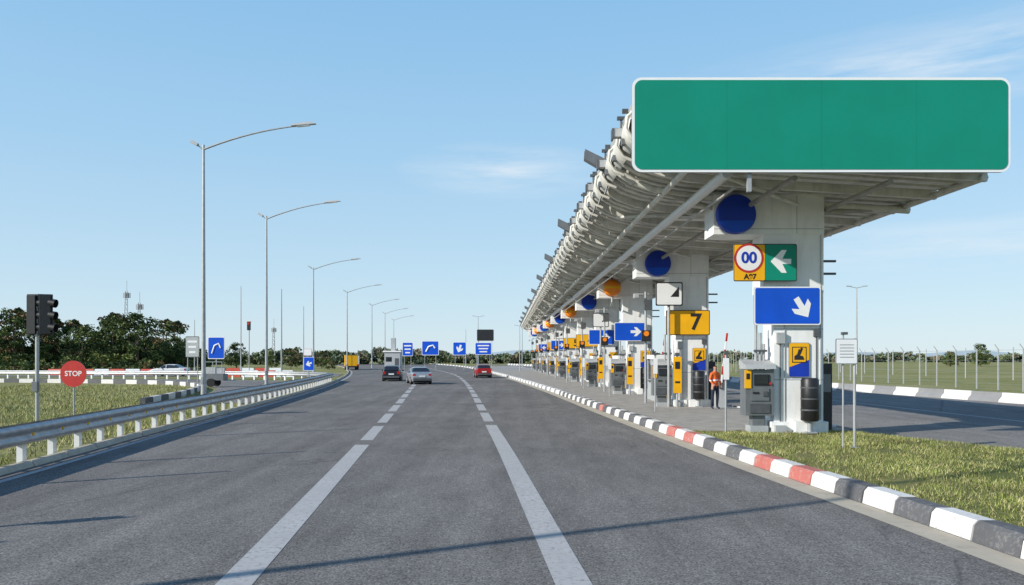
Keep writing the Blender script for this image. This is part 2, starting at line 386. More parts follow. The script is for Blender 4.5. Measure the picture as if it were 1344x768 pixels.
# antenna masts
def mast(h):
    b=M(); w=.6
    for sx,sy in((-1,-1),(1,-1),(0,1)): b.tube([(sx*w,sy*w,0),(sx*w*.4,sy*w*.4,h)],.08,STEEL,5)
    n=int(h/1.2)
    for k in range(n):
        z=k*h/n; z2=(k+1)*h/n; q=w*(1-.6*z/h); q2=w*(1-.6*z2/h); L=[(-q,-q),(q,-q),(0,q)]; L2=[(-q2,-q2),(q2,-q2),(0,q2)]
        for j in range(3): b.tube([(*L[j],z),(*L2[(j+1)%3],z2)],.045,STEEL,4,False)
    b.cyl((0,0,h),(0,0,h+2.5),.05,STEEL,5); b.box((0,0,h-1),(1.6,.3,1.2),LGREY)
    return b
mast(18).build('antenna_mast',(-91,180,0)); mast(15).build('antenna_mast',(-86,176,0)); mast(12).build('antenna_mast',(-75,240,0))

# ------------------------------------------------------------ signs on posts
def panel_sign(name,loc,w,h,face,border=SWH,arr=None,z=3,posts=(0,),pr=.04,symbol=None,rz=0,txt=None):
    b=M()
    b.prism(rrect(0,z,w,h,min(w,h)*.08),0,.03,border,BACK); b.prism(rrect(0,z,w*.94,h*.93,min(w,h)*.06),-.008,-.001,face)
    if arr is not None: b.prism(arrow(0,z,min(w,h)*.6,arr),-.016,-.009,SWH)
    if symbol=='curve':
        b.tube([(-.25*w,-.015,z-.25*h),(-.1*w,-.015,z+.1*h),(.15*w,-.015,z+.2*h),(.28*w,-.015,z)],.05*w,SWH,6)
    if symbol=='bars':
        for k in range(3): b.prism(rrect(0,z+h*(.25-.25*k),w*(.7-.12*k),h*.1,.01),-.016,-.009,SWH)
    for px in posts: b.cyl((px,.07,0),(px,.07,z+h*.45),pr,POLE,8)
    b.box((0,.05,z+h*.25),(w*.8,.03,.05),BACK); b.box((0,.05,z-h*.25),(w*.8,.03,.05),BACK)
    o=b.build(name,loc,rz)
    if txt: text(txt,h*.45,(0,-.016,z),SWH,o)
    return o
panel_sign('blue_direction_sign',(-18.9,138,0),1.9,2.5,BLUE,z=3.8,symbol='bars',posts=(-.6,.6))
panel_sign('blue_direction_sign',(-14.8,138,0),3.1,2.6,BLUE,z=4.0,symbol='curve',posts=(-1,1))
panel_sign('blue_direction_sign',(-9.5,138,0),2.4,2.4,BLUE,z=3.9,arr=250,posts=(-.8,.8))
panel_sign('blue_direction_sign',(-5.2,138,0),3.0,2.2,BLUE,z=3.9,symbol='bars',posts=(-1.2,1.2))
panel_sign('electronic_message_board',(-4.9,140,0),3.1,2.1,BLACK,z=6.4,border=DGREY,posts=(-1.2,1.2))
panel_sign('blue_direction_sign',(-23.3,60,0),1.3,1.75,BLUE,z=3.0,symbol='curve',posts=(0,))
panel_sign('grey_notice_sign',(-25.8,61.5,0),1.1,1.7,LGREY,z=3.1,border=DGREY,symbol='bars',posts=(-.4,.4))
panel_sign('blue_direction_sign',(-17.6,66,0),.9,1.2,BLUE,z=1.7,arr=200,posts=(0,))
panel_sign('white_notice_sign',(-17.8,66.4,0),.7,.6,SWH,z=2.7,border=RED,posts=(0,))
# signs added unseen left of the frame to throw short shadows over the carriageway
panel_sign('offscreen_shadow_sign',(-11.4,7.4,-.05),.45,.5,SWH,z=3.1,posts=(0,),pr=.05)
panel_sign('offscreen_shadow_sign',(-11.4,6.4,-.05),.45,.4,SWH,z=2.7,posts=(0,),pr=.05)
# white small sign near right front
b=M(); b.prism(rrect(0,2.35,.5,.58,.03),0,.025,BACK,BACK); b.prism(rrect(0,2.35,.46,.54,.02),-.006,-.001,SWH)
for k in range(5): b.box((0,-.009,2.5-.07*k),(.32,.003,.012),MGREY)
b.cyl((-.06,.05,.1),(-.06,.05,2.75),.022,POLE,8); b.cyl((.2,.05,0.1),(.2,.05,2.65),.034,POLE,8); b.box((-.04,.03,2.76),(.12,.1,.06),DGREY); b.box((.2,.05,.17),(.16,.16,.02),POLE)
b.build('notice_sign',(7.6,17.3,0))
# red round sign
b=M(); b.cyl((0,.05,-.05),(0,.05,1.9),.035,POLE,8); b.prism(circ(0,1.6,.5),0,.02,RED,BACK); b.prism(circ(0,1.6,.5),-.003,-.001,RED); o=b.build('round_stop_sign',(-16.7,29,0)); text('STOP',.27,(0,-.006,1.6),SWH,o,bold=.004)
# traffic signal
b=M(); b.cyl((0,0,-.05),(0,0,4.2),.065,POLE,10)
for cx,w,rz in((-.13,.3,.0),(.3,.34,.35)):
    b.box((cx,0,3.72),(w,.32,1.35),BLACK,rz); b.box((cx,-.02,3.72),(w+.12,.04,1.45),BLACK,rz)
    for k in range(3):
        zz=4.15-.43*k
        b.tube([(cx+.14,0,zz),(cx+.36,.0,zz-.04)],[.14,.15],BLACK,12,False); b.cyl((cx+.15,0,zz),(cx+.2,0,zz),.12,DGREY,12)
b.box((.1,0,3.2),(.5,.06,.06),POLE); b.box((.1,0,4.3),(.5,.06,.06),POLE); b.box((0,-.1,1.2),(.2,.14,.35),MGREY)
b.build('traffic_light',(-16.7,26.8,0),bevel=.01)
b=M(); b.cyl((0,0,0),(0,0,7),.06,POLE); b.box((0,-.1,6.4),(.4,.3,1.1),BLACK); b.cyl((0,-.26,6.7),(0,-.3,6.7),.15,RED,12); b.box((0,0,6.95),(.42,.32,.12),ORG); b.build('signal_post',(-34.5,100,0))

# ------------------------------------------------------------ toll canopy
Y0,Y1=17.6,130
xl=lambda y:2.85-.010*(y-18); xr=lambda y:11.1-.035*(y-18)
SEC=[(0,7.62),(.03,7.42),(.07,7.22),(.13,7.05),(.22,6.90),(.36,6.78),(.6,6.66),(1,6.45)]
def sx(y,s): return xl(y)+(xr(y)-xl(y))*s
can=M()
n=56; V=[];F=[];k=len(SEC)
for i in range(n+1):
    y=Y0+(Y1-Y0)*i/n
    for s,z in SEC: V.append((sx(y,s),y,z+.10))
    for s,z in SEC: V.append((sx(y,s)+(-.05 if s==0 else 0),y,z+.42-.1*s+(.12 if s<.05 else 0)))
for i in range(n):
    o=i*2*k; p=o+2*k
    for j in range(k-1): F+=[(o+j,o+j+1,p+j+1,p+j),(o+k+j+1,o+k+j,p+k+j,p+k+j+1)]
    F+=[(o,p,p+k,o+k),(o+k-1,o+2*k-1,p+2*k-1,p+k-1)]
F+=[tuple(list(range(k))+list(range(2*k-1,k-1,-1))),tuple(n*2*k+q for q in list(range(k-1,-1,-1))+list(range(k,2*k)))]
can.add(V,F,CANG)
# transverse corrugation ribs
y=Y0+.25; i=0
while y<Y1-.1:
    big=i%4==0
    hgt=.22 if big else .07; w=.12 if big else .28
    V=[];
    for s,z in SEC:
        x=sx(y,s); V+=[(x,y-w/2,z+.102),(x,y-w/2,z+.1-hgt),(x,y+w/2,z+.1-hgt),(x,y+w/2,z+.102)]
    F=[]
    for j in range(k-1):
        o=4*j; F+=[(o,o+4,o+5,o+1),(o+1,o+5,o+6,o+2),(o+2,o+6,o+7,o+3)]
    F+=[(0,1,2,3),(4*k-1,4*k-2,4*k-3,4*k-4)]
    can.add(V,F,CANW)
    if i%3==0:
        e=Vector((xl(y),y,7.6)); can.tube([(e.x+.25,y,7.2),(e.x-.02,y,7.32),(e.x-.18,y,7.58),(e.x-.15,y,7.86),(e.x+.06,y,8.06),(e.x+.5,y,8.1)],.045,CANW,6)
        a0,a1=y+.12,y+1.3
        prof=[(.14,7.30),(-.03,7.42),(-.10,7.62),(-.06,7.82),(.12,7.97),(.5,8.02)]
        V=[]
        for yy,q in((a0,0),(a0+.15,-.05),((a0+a1)/2,-.07),(a1-.15,-.05),(a1,0)):
            for px,pz in prof: V.append((e.x+px+q,yy,pz+(-q*.5 if pz>7.6 else q*.5)))
        m_=len(prof); can.add(V,[(r*m_+c,r*m_+c+1,(r+1)*m_+c+1,(r+1)*m_+c) for r in range(4) for c in range(m_-1)],CANW,True)
        # small cleats and brackets hanging at the eave
        can.box((e.x-.13,y+.7,7.45),(.12,.2,.14),MGREY); can.box((e.x-.2,y,7.98),(.14,.07,.1),DGREY)
        if random.random()<.5: can.cyl((e.x+.02,y+.2,7.3),(e.x-.06,y+.2,7.05),.03,MGREY,5)
    if i%6==2:
        can.box((xl(y)-.22,y,7.75),(.24,.22,.2),LGREY); can.box((xl(y)-.36,y,7.72),(.04,.26,.26),DGREY); can.cyl((xl(y)-.1,y+.3,7.9),(xl(y)-.1,y+.3,8.2),.025,DGREY,5); can.box((xl(y)-.1,y+.3,8.22),(.2,.1,.08),DGREY)
    y+=.5; i+=1
def lon(s,z,r,m,n=8): can.tube([(sx(yy,s),yy,z) for yy in np.linspace(Y0+.1,Y1-.1,12)],r,m,n)
lon(.17,6.78,.08,CANW); lon(.26,6.50,.13,SWH); lon(.28,6.15,.035,CANG); lon(.45,6.38,.07,CANG); lon(.72,6.30,.07,CANG); lon(.985,6.40,.09,CANW)
piers=[21+11*i for i in range(10)]
PX=lambda y:7.78-.03*(y-21)
for y in piers:
    yy=y+.1
    for a in range(k-1):
        s0,z0=SEC[a]; s1,z1=SEC[a+1]
        can.tube([(sx(yy,s0),yy,z0-.16),(sx(yy,s1),yy,z1-.16)],.10,CANW,8)
    px=PX(y)
    can.tube([(px-1.7,yy,6.2),(sx(yy,.06),yy,7.05)],.07,CANG,6)
    can.tube([(px,yy+.5,6.4),(sx(y+5,.1),min(y+5,Y1-1),7.0)],.06,CANW,6)
    can.tube([(px,yy-.3,6.4),(sx(y-3,.12),max(y-3,Y0+.2),6.95)],.06,CANW,6)
    can.tube([(px+.6,yy,6.2),(sx(yy,.97),yy,6.38)],.07,CANG,6)
    can.tube([(px+.3,yy+.5,6.3),(sx(y+5,.95),min(y+5,Y1-1),6.4)],.06,CANW,6)
    t0=Vector((xl(y)+.5,y+1.2,7.45)); t1=Vector((xl(y)-.72,y+1.2,8.02))
    for dy_ in(-.11,.11):
        can.add([(t0.x,t0.y+dy_-.015,t0.z-.2),(t1.x,t1.y+dy_-.015,t1.z-.05),(t1.x+.02,t1.y+dy_-.015,t1.z+.24),(t0.x,t0.y+dy_-.015,t0.z+.22),
                 (t0.x,t0.y+dy_+.015,t0.z-.2),(t1.x,t1.y+dy_+.015,t1.z-.05),(t1.x+.02,t1.y+dy_+.015,t1.z+.24),(t0.x,t0.y+dy_+.015,t0.z+.22)],
                [(0,1,2,3),(7,6,5,4),(0,4,5,1),(1,5,6,2),(2,6,7,3),(3,7,4,0)],MGREY)
    can.box(((t0.x+t1.x)/2-.0,t0.y,(t0.z+t1.z)/2+.03),(1.2,.19,.03),LGREY,ry=.44)
    can.box((px-.5,y+3,6.55),(1.1,.25,.1),SWH); can.box((px-2.2,y+3,6.6),(1.1,.25,.1),SWH)
for z in(6.55,7.6): can.tube([(2.95,Y0-.05,z+ (.3 if z<7 else .1)),(10.9,Y0-.05,z)],.05,CANG,6)
can.build('toll_canopy')
# big green sign
b=M(); cx,cz=6.92,7.42; W,H=8.47,2.12
b.prism(rrect(cx,cz,W,H,.22,8),17.05,17.11,SWH,BACK); b.prism(rrect(cx,cz,W-.12,H-.12,.17,8),17.04,17.049,GREEN)
for kx in range(1,4): b.box((cx-W/2+W*kx/4,17.0385,cz),(.006,.002,H-.16),GREEN)
for xx in np.linspace(3.4,10.4,6): b.box((xx,17.2,cz-.05),(.1,.16,H-.3),BACK)
for xx in(4.2,6.6,9.4): b.tube([(xx,17.2,cz-.6),(xx,17.75,cz-.62)],.05,POLE,6); b.tube([(xx,17.2,cz+.5),(xx,18.3,cz-.35)],.05,POLE,6)
b.box((5.35,17.2,6.2),(.09,.09,.5),POLE); 
b.build('green_overhead_sign')

# ------------------------------------------------------------ toll pillars + equipment
def pillar():
    b=M()
    b.box((.12,0,3.05),(1.36,.9,5.9),WHITE); b.box((.12,0,.3),(1.56,1.1,.3),WHITE)
    b.box((-.03,0,5.0),(1.66,.94,2.0),WHITE) 
    b.box((-.72,-.02,6.15),(3.04,.98,1.1),WHITE)
    b.box((-.72,0,6.72),(3.2,1.08,.06),LGREY)
    for z in(1.6,3.0): b.box((.12,-.452,z),(1.36,.004,.015),MGREY)
    b.box((-.72,-.512,5.75),(3.0,.004,.012),MGREY); b.box((.05,-.512,6.15),(.012,.004,1.05),MGREY)
    b.box((-.27,-.47,2.2),(.012,.02,4.0),LGREY); b.box((.72,-.47,3.2),(.03,.03,5.4),LGREY)
    b.box((.2,.3,6.9),(.3,.3,.5),CANG); b.box((-1.2,.3,6.9),(.25,.25,.5),CANG)
    for kx,xx in enumerate((-.98,-.86,-.76)): b.cyl((xx,-.2,.17),(xx,-.2,3.2-.3*kx),.045,POLE,8)
    b.box((-.87,-.25,1.0),(.35,.1,.06),DGREY); b.box((-.87,-.25,2.4),(.35,.1,.06),DGREY)
    for z in(4.55,4.9): b.box((1.02,-.2,z),(.45,.08,.06),DGREY)
    b.box((.2,-.62,.3),(.55,.3,.35),WHITE)
    b.box((-.45,-.6,.26),(.3,.22,.2),LGREY)
    b.box((1.0,.1,1.1),(.34,.5,1.9),BLACK); b.box((1.0,-.17,1.5),(.24,.03,.5),MGREY)
    b.box((-.4,-.5,2.75),(.22,.12,.3),LGREY); b.cyl((-.4,-.49,.45),(-.4,-.49,2.6),.018,DGREY,6); b.box((.6,-.49,2.9),(.16,.08,.22),DGREY); b.cyl((.6,-.47,.45),(.6,-.47,2.8),.015,DGREY,6)
    return b
pme=pillar().build('toll_gantry_pillar',(PX(21),21.45,0),bevel=.02).data
for y in piers[1:]: place(pme,'toll_gantry_pillar',(PX(y),y+.45,0),bevel=.02)

def machine():
    b=M()
    b.box((0,0,.25),(.5,.45,.18),LGREY); b.box((0,0,.48),(.34,.3,.35),MGREY)
    b.box((0,0,1.25),(.78,.5,1.25),MGREY); 
    b.add([(-.42,-.36,1.9),(.42,-.36,1.9),(.42,.27,1.9),(-.42,.27,1.9),(-.42,-.30,2.02),(.42,-.30,2.02),(.42,.27,2.16),(-.42,.27,2.16)],[(0,3,2,1),(4,5,6,7),(0,1,5,4),(1,2,6,5),(2,3,7,6),(3,0,4,7)],LGREY)
    b.box((.05,-.262,1.6),(.42,.03,.3),BLACK); b.box((.05,-.285,1.6),(.34,.01,.22),GLASS)
    b.box((.0,-.265,1.2),(.5,.03,.34),MGREY); b.box((-.12,-.29,1.25),(.16,.03,.05),BLACK); b.box((.14,-.29,1.22),(.12,.03,.14),DGREY); b.box((0,-.265,.82),(.55,.03,.26),DGREY)
    b.cyl((.28,-.25,1.5),(.28,-.3,1.5),.035,RED,10); b.box((-.33,-.27,1.62),(.18,.03,.5),YEL); b.box((-.33,-.29,1.7),(.1,.01,.16),BLACK)
    return b
mme=machine().build('payment_machine',(6.78,21.1,0),bevel=.012).data
def barrel():
    b=M(); b.tube([(0,0,.5),(0,0,.52),(0,0,1.6),(0,0,1.66)],[.2,.235,.235,.2],BLACK,20)
    for z in(.8,1.1,1.4): b.tube([(0,0,z-.02),(0,0,z+.02)],[.245,.245],DGREY,20)
    b.cyl((0,0,.15),(0,0,.5),.07,POLE,8); b.box((0,0,.19),(.3,.3,.04),POLE); return b
bme=barrel().build('black_bollard_bin',(PX(21)+.28,20.62,0)).data
def warn(name,loc):
    b=M(); b.prism(rrect(0,0,.57,.95,.04),0,.02,BACK,BACK); b.prism(rrect(0,0,.54,.92,.03),-.004,-.001,NAVY)
    b.prism([(-.27,-.2),(.27,.0),(.27,.43),(.24,.46),(-.24,.46),(-.27,.43)],-.010,-.005,YEL)
    b.prism(rrect(0,.14,.4,.44,.02),-.013,-.0105,BLACK); b.prism(rrect(0,.14,.35,.39,.02),-.017,-.0135,YEL)
    b.prism([(-.14,0),(.14,0),(.1,.1),(.02,.12),(.08,.26),(-.02,.3),(-.06,.16),(-.14,.1)],-.02,-.0175,BLACK); b.prism(circ(.06,.3,.035,12),-.021,-.018,BLACK)
    return b.build(name,loc)
w0=warn('height_warning_sign',(PX(21)+.12,20.96,2.15)); 
def disc():
    b=M(); b.tube([(0,.12,0),(0,0,0),(0,-.06,0)],[.54,.54,.51],NAVY,36); b.prism([(math.cos(a)*.5,math.sin(a)*.5) for a in np.linspace(math.pi*1.12,math.pi*1.88,20)],-.072,-.066,BLUE); b.box((0,.3,0),(.12,.4,.12),DGREY); return b
dm=disc().build('round_blue_sign',(6.13,20.8,6.13)).data
def ball():
    b=M(); P=[];R=[]
    for kx in range(11):
        a=math.pi*kx/10; P.append((0,0,-.5*math.cos(a))); R.append(max(.01,.5*math.sin(a)))
    b.tube(P,R,ORG,20); b.tube([(0,0,-.06),(0,0,.06)],[.505,.505],YEL,20); b.cyl((0,0,-.5),(0,0,-.8),.06,POLE,8); b.tube([(0,0,-.8),(0,.5,-.95)],.05,POLE,6); b.box((0,.0,.5),(.1,.1,.08),DGREY); return b
bal=None
def boom():
    b=M(); b.box((0,0,.7),(.35,.4,1.1),LGREY); b.box((0,0,1.28),(.4,.45,.08),RED)
    b.box((0,-.1,.17),(.5,.5,.04),POLE)
    for kx in range(6): b.box((.02+.04*kx,-.28,1.1+.25+.34*kx),(.08,.04,.34),RED if kx%2 else SWH,ry=.118)
    b.box((0,-.22,1.1),(.14,.12,.3),DGREY); return b
bo=boom().build('boom_barrier',(8.55,31.4,0),bevel=.01).data
def lane_sign(kind,loc):
    b=M(); w,h=1.83,1.05
    face={'b':BLUE,'y':YEL}[kind[0]]
    b.prism(rrect(0,0,w,h,.06),0,.04,SWH if kind[0]=='b' else BLACK,BACK); b.prism(rrect(0,0,w-.07,h-.07,.05),-.006,-.001,face)
    if kind[1]=='d': b.prism(arrow(.40,-.05,.62,-58),-.012,-.007,SWH)
    if kind[1]=='r': b.prism(arrow(.3,0,.6,0),-.012,-.007,SWH)
    if kind[1]=='l': b.prism(arrow(-.1,0,.6,180),-.012,-.007,SWH)
    b.box((-.4,.12,0),(.06,.22,.8),DGREY); b.box((.4,.12,0),(.06,.22,.8),DGREY)
    o=b.build('lane_sign_blue' if kind[0]=='b' else 'lane_sign_yellow',loc)
    if kind[1].isdigit(): text(kind[1],.95,(.32,-.012,0),BLACK,o,bold=.02); 
    return o
kinds=['bd','y7','br','br','y4','y5','br','y6','bl','y2']
for i,y in enumerate(piers):
    px=PX(y)
    if i==0: lane_sign('bd',(7.54,20.86,3.63))
    else: lane_sign(kinds[i],(px-.1-(.35 if kinds[i][0]=='b' else 0),y-.18,3.68))
    if i>0:
        place(w0.data,'height_warning_sign',(px+.4,y-.05,2.15))
        place(mme,'payment_machine',(px-1.15,y+.1,0),bevel=.012)
        place(bme,'black_bollard_bin',(px+.3,y-.35,0))
        if i in(2,4,6,8):
            if bal is None: bal=ball().build('orange_beacon',(px-1.55,y-.6,6.1)).data
            else: place(bal,'orange_beacon',(px-1.5,y-.6,6.1))
        else: place(dm,'round_blue_sign',(px-1.35,y-.22,6.15))
        if i>1: place(bo,'boom_barrier',(px+1.0,y-.9,0))
# 00 / green arrow sign on first pillar
b=M(); b.prism(rrect(0,0,1.72,1.02,.05),0,.04,BLACK,BACK); b.prism(rrect(-.43,0,.83,.97,.03),-.006,-.001,YEL); b.prism(rrect(.42,0,.84,.97,.03),-.006,-.001,GREEN)
b.prism(circ(-.45,.12,.40),-.012,-.007,RED); b.prism(circ(-.45,.12,.34),-.016,-.0125,SWH); b.prism([(.14,.03),(.44,.34),(.58,.34),(.46,.10),(.70,.10),(.70,-.04),(.46,-.04),(.58,-.28),(.44,-.28)],-.012,-.007,SWH)
b.box((0,.14,0),(.1,.26,.8),DGREY)
o=b.build('speed_and_lane_sign',(6.9,20.75,4.8)); text('00',.42,(-.45,-.02,.12),NAVY,o,bold=.012); text('A97',.2,(-.42,-.01,-.39),BLACK,o,bold=.006)
def tri():
    b=M(); b.prism(rrect(0,0,1.12,.98,.06),0,.04,BLACK,BACK); b.prism(rrect(0,0,1.02,.88,.05),-.006,-.001,SWH); b.prism([(.4,-.12),(.4,.3),(.05,-.12)],-.012,-.007,BLACK)
    b.cyl((.0,.1,-4.7),(.0,.1,.3),.06,POLE,8); return b
trm=tri().build('white_lane_sign',(6.5,31.5,4.85)).data
place(trm,'white_lane_sign',(6.2,53.2,4.85)); place(trm,'white_lane_sign',(5.3,86,4.85))
def ypost():
    b=M(); b.cyl((0,0,.15),(0,0,2.3),.05,POLE,8); b.prism(rrect(0,1.5,.34,1.5,.03),-.07,-.05,YEL,BACK); b.box((0,-.075,1.9),(.2,.006,.3),BLACK); b.box((0,-.075,1.2),(.2,.006,.08),BLACK); b.box((0,0,2.35),(.16,.16,.14),DGREY); return b
ym=ypost().build('yellow_marker_post',(6.85,31.6,0)).data
for y in piers[2:]: place(ym,'yellow_marker_post',(PX(y)-.6,y-.8,0)); place(ym,'yellow_marker_post',(PX(y)+.9,y-2.5,0))
def cam():
    b=M(); b.cyl((0,0,.15),(0,0,5.2),.055,POLE,8); b.box((-.2,0,5.1),(.7,.06,.06),POLE); b.box((-.45,-.1,5.0),(.2,.4,.18),LGREY); b.box((.1,-.05,4.6),(.35,.25,.45),DGREY); b.box((0,-.1,3.2),(.4,.2,.5),BLACK); b.cyl((0,-.2,3.3),(0,-.24,3.3),.12,ORG,12); return b
cmm=cam().build('lane_signal_post',(6.05,34.5,0)).data
for y in piers[2:]: place(cmm,'lane_signal_post',(PX(y)-1.6,y+2.5,0)); 
def thin():
    b=M(); b.cyl((0,0,.13),(0,0,2.3),.03,POLE,8); b.box((0,0,2.35),(.1,.1,.1),DGREY); b.prism(rrect(0,1.9,.16,.6,.02),-.05,-.035,SWH,BACK); return b
thm=thin().build('marker_post',(5.95,21.2,0)).data
for y in piers[1:8]: place(thm,'marker_post',(PX(y)-2.0,y-3,0))
def booth():
    b=M(); b.box((0,0,.65),(1.3,2.0,1.0),LGREY); b.box((0,0,1.65),(1.22,1.92,1.0),GLASS); b.box((0,0,2.25),(1.5,2.3,.2),WHITE)
    for sx_ in(-.62,.62):
        for sy in(-.97,0,.97): b.box((sx_,sy,1.65),(.07,.07,1.02),LGREY)
    b.box((0,-1.02,.6),(.9,.03,.5),YEL); b.box((-.68,.3,1.1),(.2,.6,.05),MGREY); return b
bt=booth().build('toll_booth',(PX(37)+.1,37.0,.0),bevel=.015).data
for y in piers[2:]: place(bt,'toll_booth',(PX(y)+.1,y+5,0),bevel=.015)
# toll worker beside the second pillar, one skinned body
def person(loc,rz):
    J=[((0,0,.95),.135),((0,0,1.15),.13),((0,0,1.38),.145),((0,0,1.50),.065),((0,-.01,1.57),.06),((0,-.015,1.64),.09),((0,-.01,1.72),.085),
       ((.19,0,1.42),.06),((.25,.01,1.17),.045),((.24,-.08,.93),.034),((.235,-.11,.84),.03),((-.19,0,1.42),.06),((-.26,.02,1.17),.045),((-.22,-.12,1.0),.034),((-.17,-.19,.95),.03),
       ((.10,0,.88),.09),((.11,-.02,.5),.062),((.12,.02,.10),.042),((.13,-.12,.035),.035),((-.10,0,.88),.09),((-.12,.02,.5),.062),((-.13,.06,.10),.042),((-.15,-.07,.035),.035)]
    E=[(0,1),(1,2),(2,3),(3,4),(4,5),(5,6),(2,7),(7,8),(8,9),(9,10),(2,11),(11,12),(12,13),(13,14),(0,15),(15,16),(16,17),(17,18),(0,19),(19,20),(20,21),(21,22)]
    me=bpy.data.meshes.new('toll_worker'); me.from_pydata([j[0] for j in J],E,[])
    o=place(me,'toll_worker',(0,0,0)); o.modifiers.new('skin','SKIN'); 
    sv=me.skin_vertices[0].data
    for q,j in enumerate(J): sv[q].radius=(j[1],j[1]*(.75 if q in(0,1,2) else 1)); sv[q].use_root=(q==0)
    s=o.modifiers.new('sub','SUBSURF'); s.levels=2; s.render_levels=2
    dg=bpy.context.evaluated_depsgraph_get(); m2=bpy.data.meshes.new_from_object(o.evaluated_get(dg)); bpy.data.objects.remove(o)
    for m in(TROU,HIVIS,SKIN,HAIR,SWH): m2.materials.append(m)
    for p in m2.polygons:
        c=p.center; p.use_smooth=True
        if c.z>1.68 or (c.z>1.6 and c.y>.02): p.material_index=3
        elif c.z>1.50: p.material_index=2
        elif abs(c.x)>.15 and c.z<1.0 and c.z>.78: p.material_index=2
        elif c.z>.92: p.material_index=4 if (1.12<c.z<1.17) else 1
        else: p.material_index=0
    return place(m2,'toll_worker',loc,rz)
person((8.05,30.2,.17),.5)

# ------------------------------------------------------------ vehicles
def car(kind,paintm):
    b=M(); L=4.3; W=.88
    if kind=='hatch': st=[(-2.1,.45,.62,.62,.0),(-2.05,.3,.95,.97,.0),(-1.95,.25,1.0,1.08,.3),(-1.55,.22,.98,1.42,1),(-.6,.2,.96,1.5,1),(.3,.2,.94,1.44,1),(.95,.2,.92,1.0,.3),(1.6,.22,.85,.88,0),(2.0,.3,.72,.74,0),(2.1,.4,.55,.56,0)]
    else: st=[(-2.3,.45,.62,.62,0),(-2.25,.3,.92,.94,0),(-1.75,.25,.98,1.0,0),(-1.6,.22,.98,1.04,.2),(-1.0,.2,.96,1.38,1),(-.3,.2,.95,1.44,1),(.35,.2,.94,1.38,1),(1.1,.2,.92,.98,.3),(1.7,.22,.84,.87,0),(2.15,.3,.7,.72,0),(2.3,.4,.55,.56,0)]
    cols=[]
    for (y,zb,belt,roof,cab) in st:
        wt=W*(.97 if abs(y)<1.9 else .86); wr=wt*(.78 if cab>.5 else .9)
        half=[(wt*.9,zb),(wt,zb+.2 if zb+.2<belt else belt-.05),(wt,belt-.08),(wt*.95,belt),(wr,roof-.06 if roof-belt>.1 else roof-.005),(wr*.75,roof)]
        cols.append([( x,y,z) for x,z in half]+[(-x,y,z) for x,z in half[::-1]])
    k=len(cols[0]); V=[p for c in cols for p in c]
    for i in range(len(cols)-1):
        for j in range(k-1):
            a,bb=st[i],st[i+1]
            side=(j in(3,7)) and max(a[4],bb[4])>=1 and min(a[4],bb[4])>0
            ends=(j in(4,5,6,3,7)) and ((a[4]==1)!=(bb[4]==1)) 
            glass=side or ends
            b.add([V[i*k+j],V[i*k+j+1],V[(i+1)*k+j+1],V[(i+1)*k+j]],[(0,1,2,3)],GLASS if glass else paintm,not glass)
    b.add(cols[0],[tuple(range(k))],paintm); b.add(cols[-1],[tuple(range(k-1,-1,-1))],paintm)
    ym=st[0][0]
    for s in(-1,1):
        for y in(-1.3,1.35):
            b.cyl((s*.66,y,.31),(s*.885,y,.31),.31,RUB,20); b.cyl((s*.886,y,.31),(s*.9,y,.31),.19,LGREY,14)
        b.box((s*.66,ym+.06,.8),(.24,.1,.24 if kind=='hatch' else .16),TL); b.box((s*.6,-ym-.06,.62),(.3,.1,.12),SWH)
        b.box((s*.98,.62,.98),(.18,.1,.12),paintm)
        b.box((s*.845,.0,1.17),(.03,.06,.42),paintm,ry=-s*.38)
    b.box((0,ym+.0,.42),(1.5,.14,.2),DGREY); b.box((0,ym-.02,.68),(.5,.04,.13),SWH); b.box((0,0,.2),(1.5,3.6,.12),BLACK)
    return b
def carpaint(n,c,metal=.3): return mat(n,c,.25,metal,var=.03)
car('hatch',carpaint('paint_black',(.015,.015,.02))).build('dark_hatchback_car',(-11.6,74,0),.1,bevel=.01)
car('sedan',carpaint('paint_silver',(.42,.43,.46),.5)).build('silver_sedan_car',(-8.0,65.5,0),.24,bevel=.01)
car('hatch',carpaint('paint_red',(.4,.02,.02))).build('red_hatchback_car',(-3.3,86,0),.12,bevel=.01)
def truck(bodym,cabm):
    b=M(); b.box((0,-.6,1.75),(2.3,4.2,2.0),bodym); b.box((0,2.3,1.35),(2.1,1.5,1.7),cabm,top=(.92,.8)); b.box((0,3.0,1.75),(1.8,.12,.6),GLASS); b.box((0,.3,.6),(1.9,6,.25),BLACK)
    for s in(-1,1):
        for y in(-2.0,2.2): b.cyl((s*.8,y,.45),(s*1.08,y,.45),.45,RUB,16)
        b.box((s*1.0,-2.72,.9),(.2,.05,.25),TL)
    b.box((0,-2.715,1.75),(.04,.03,1.9),DGREY); b.box((0,-2.715,2.75),(2.2,.04,.08),DGREY); return b
truck(YEL,YEL).build('yellow_truck',(-30.0,142,0),.25,bevel=.03)
truck(SWH,LGREY).build('white_van',(-31.5,150,0),.3,bevel=.03)
car('sedan',carpaint('paint_white',(.7,.7,.7),.0)).build('white_sedan_car',(-42,93.5,0),1.5,bevel=.01)
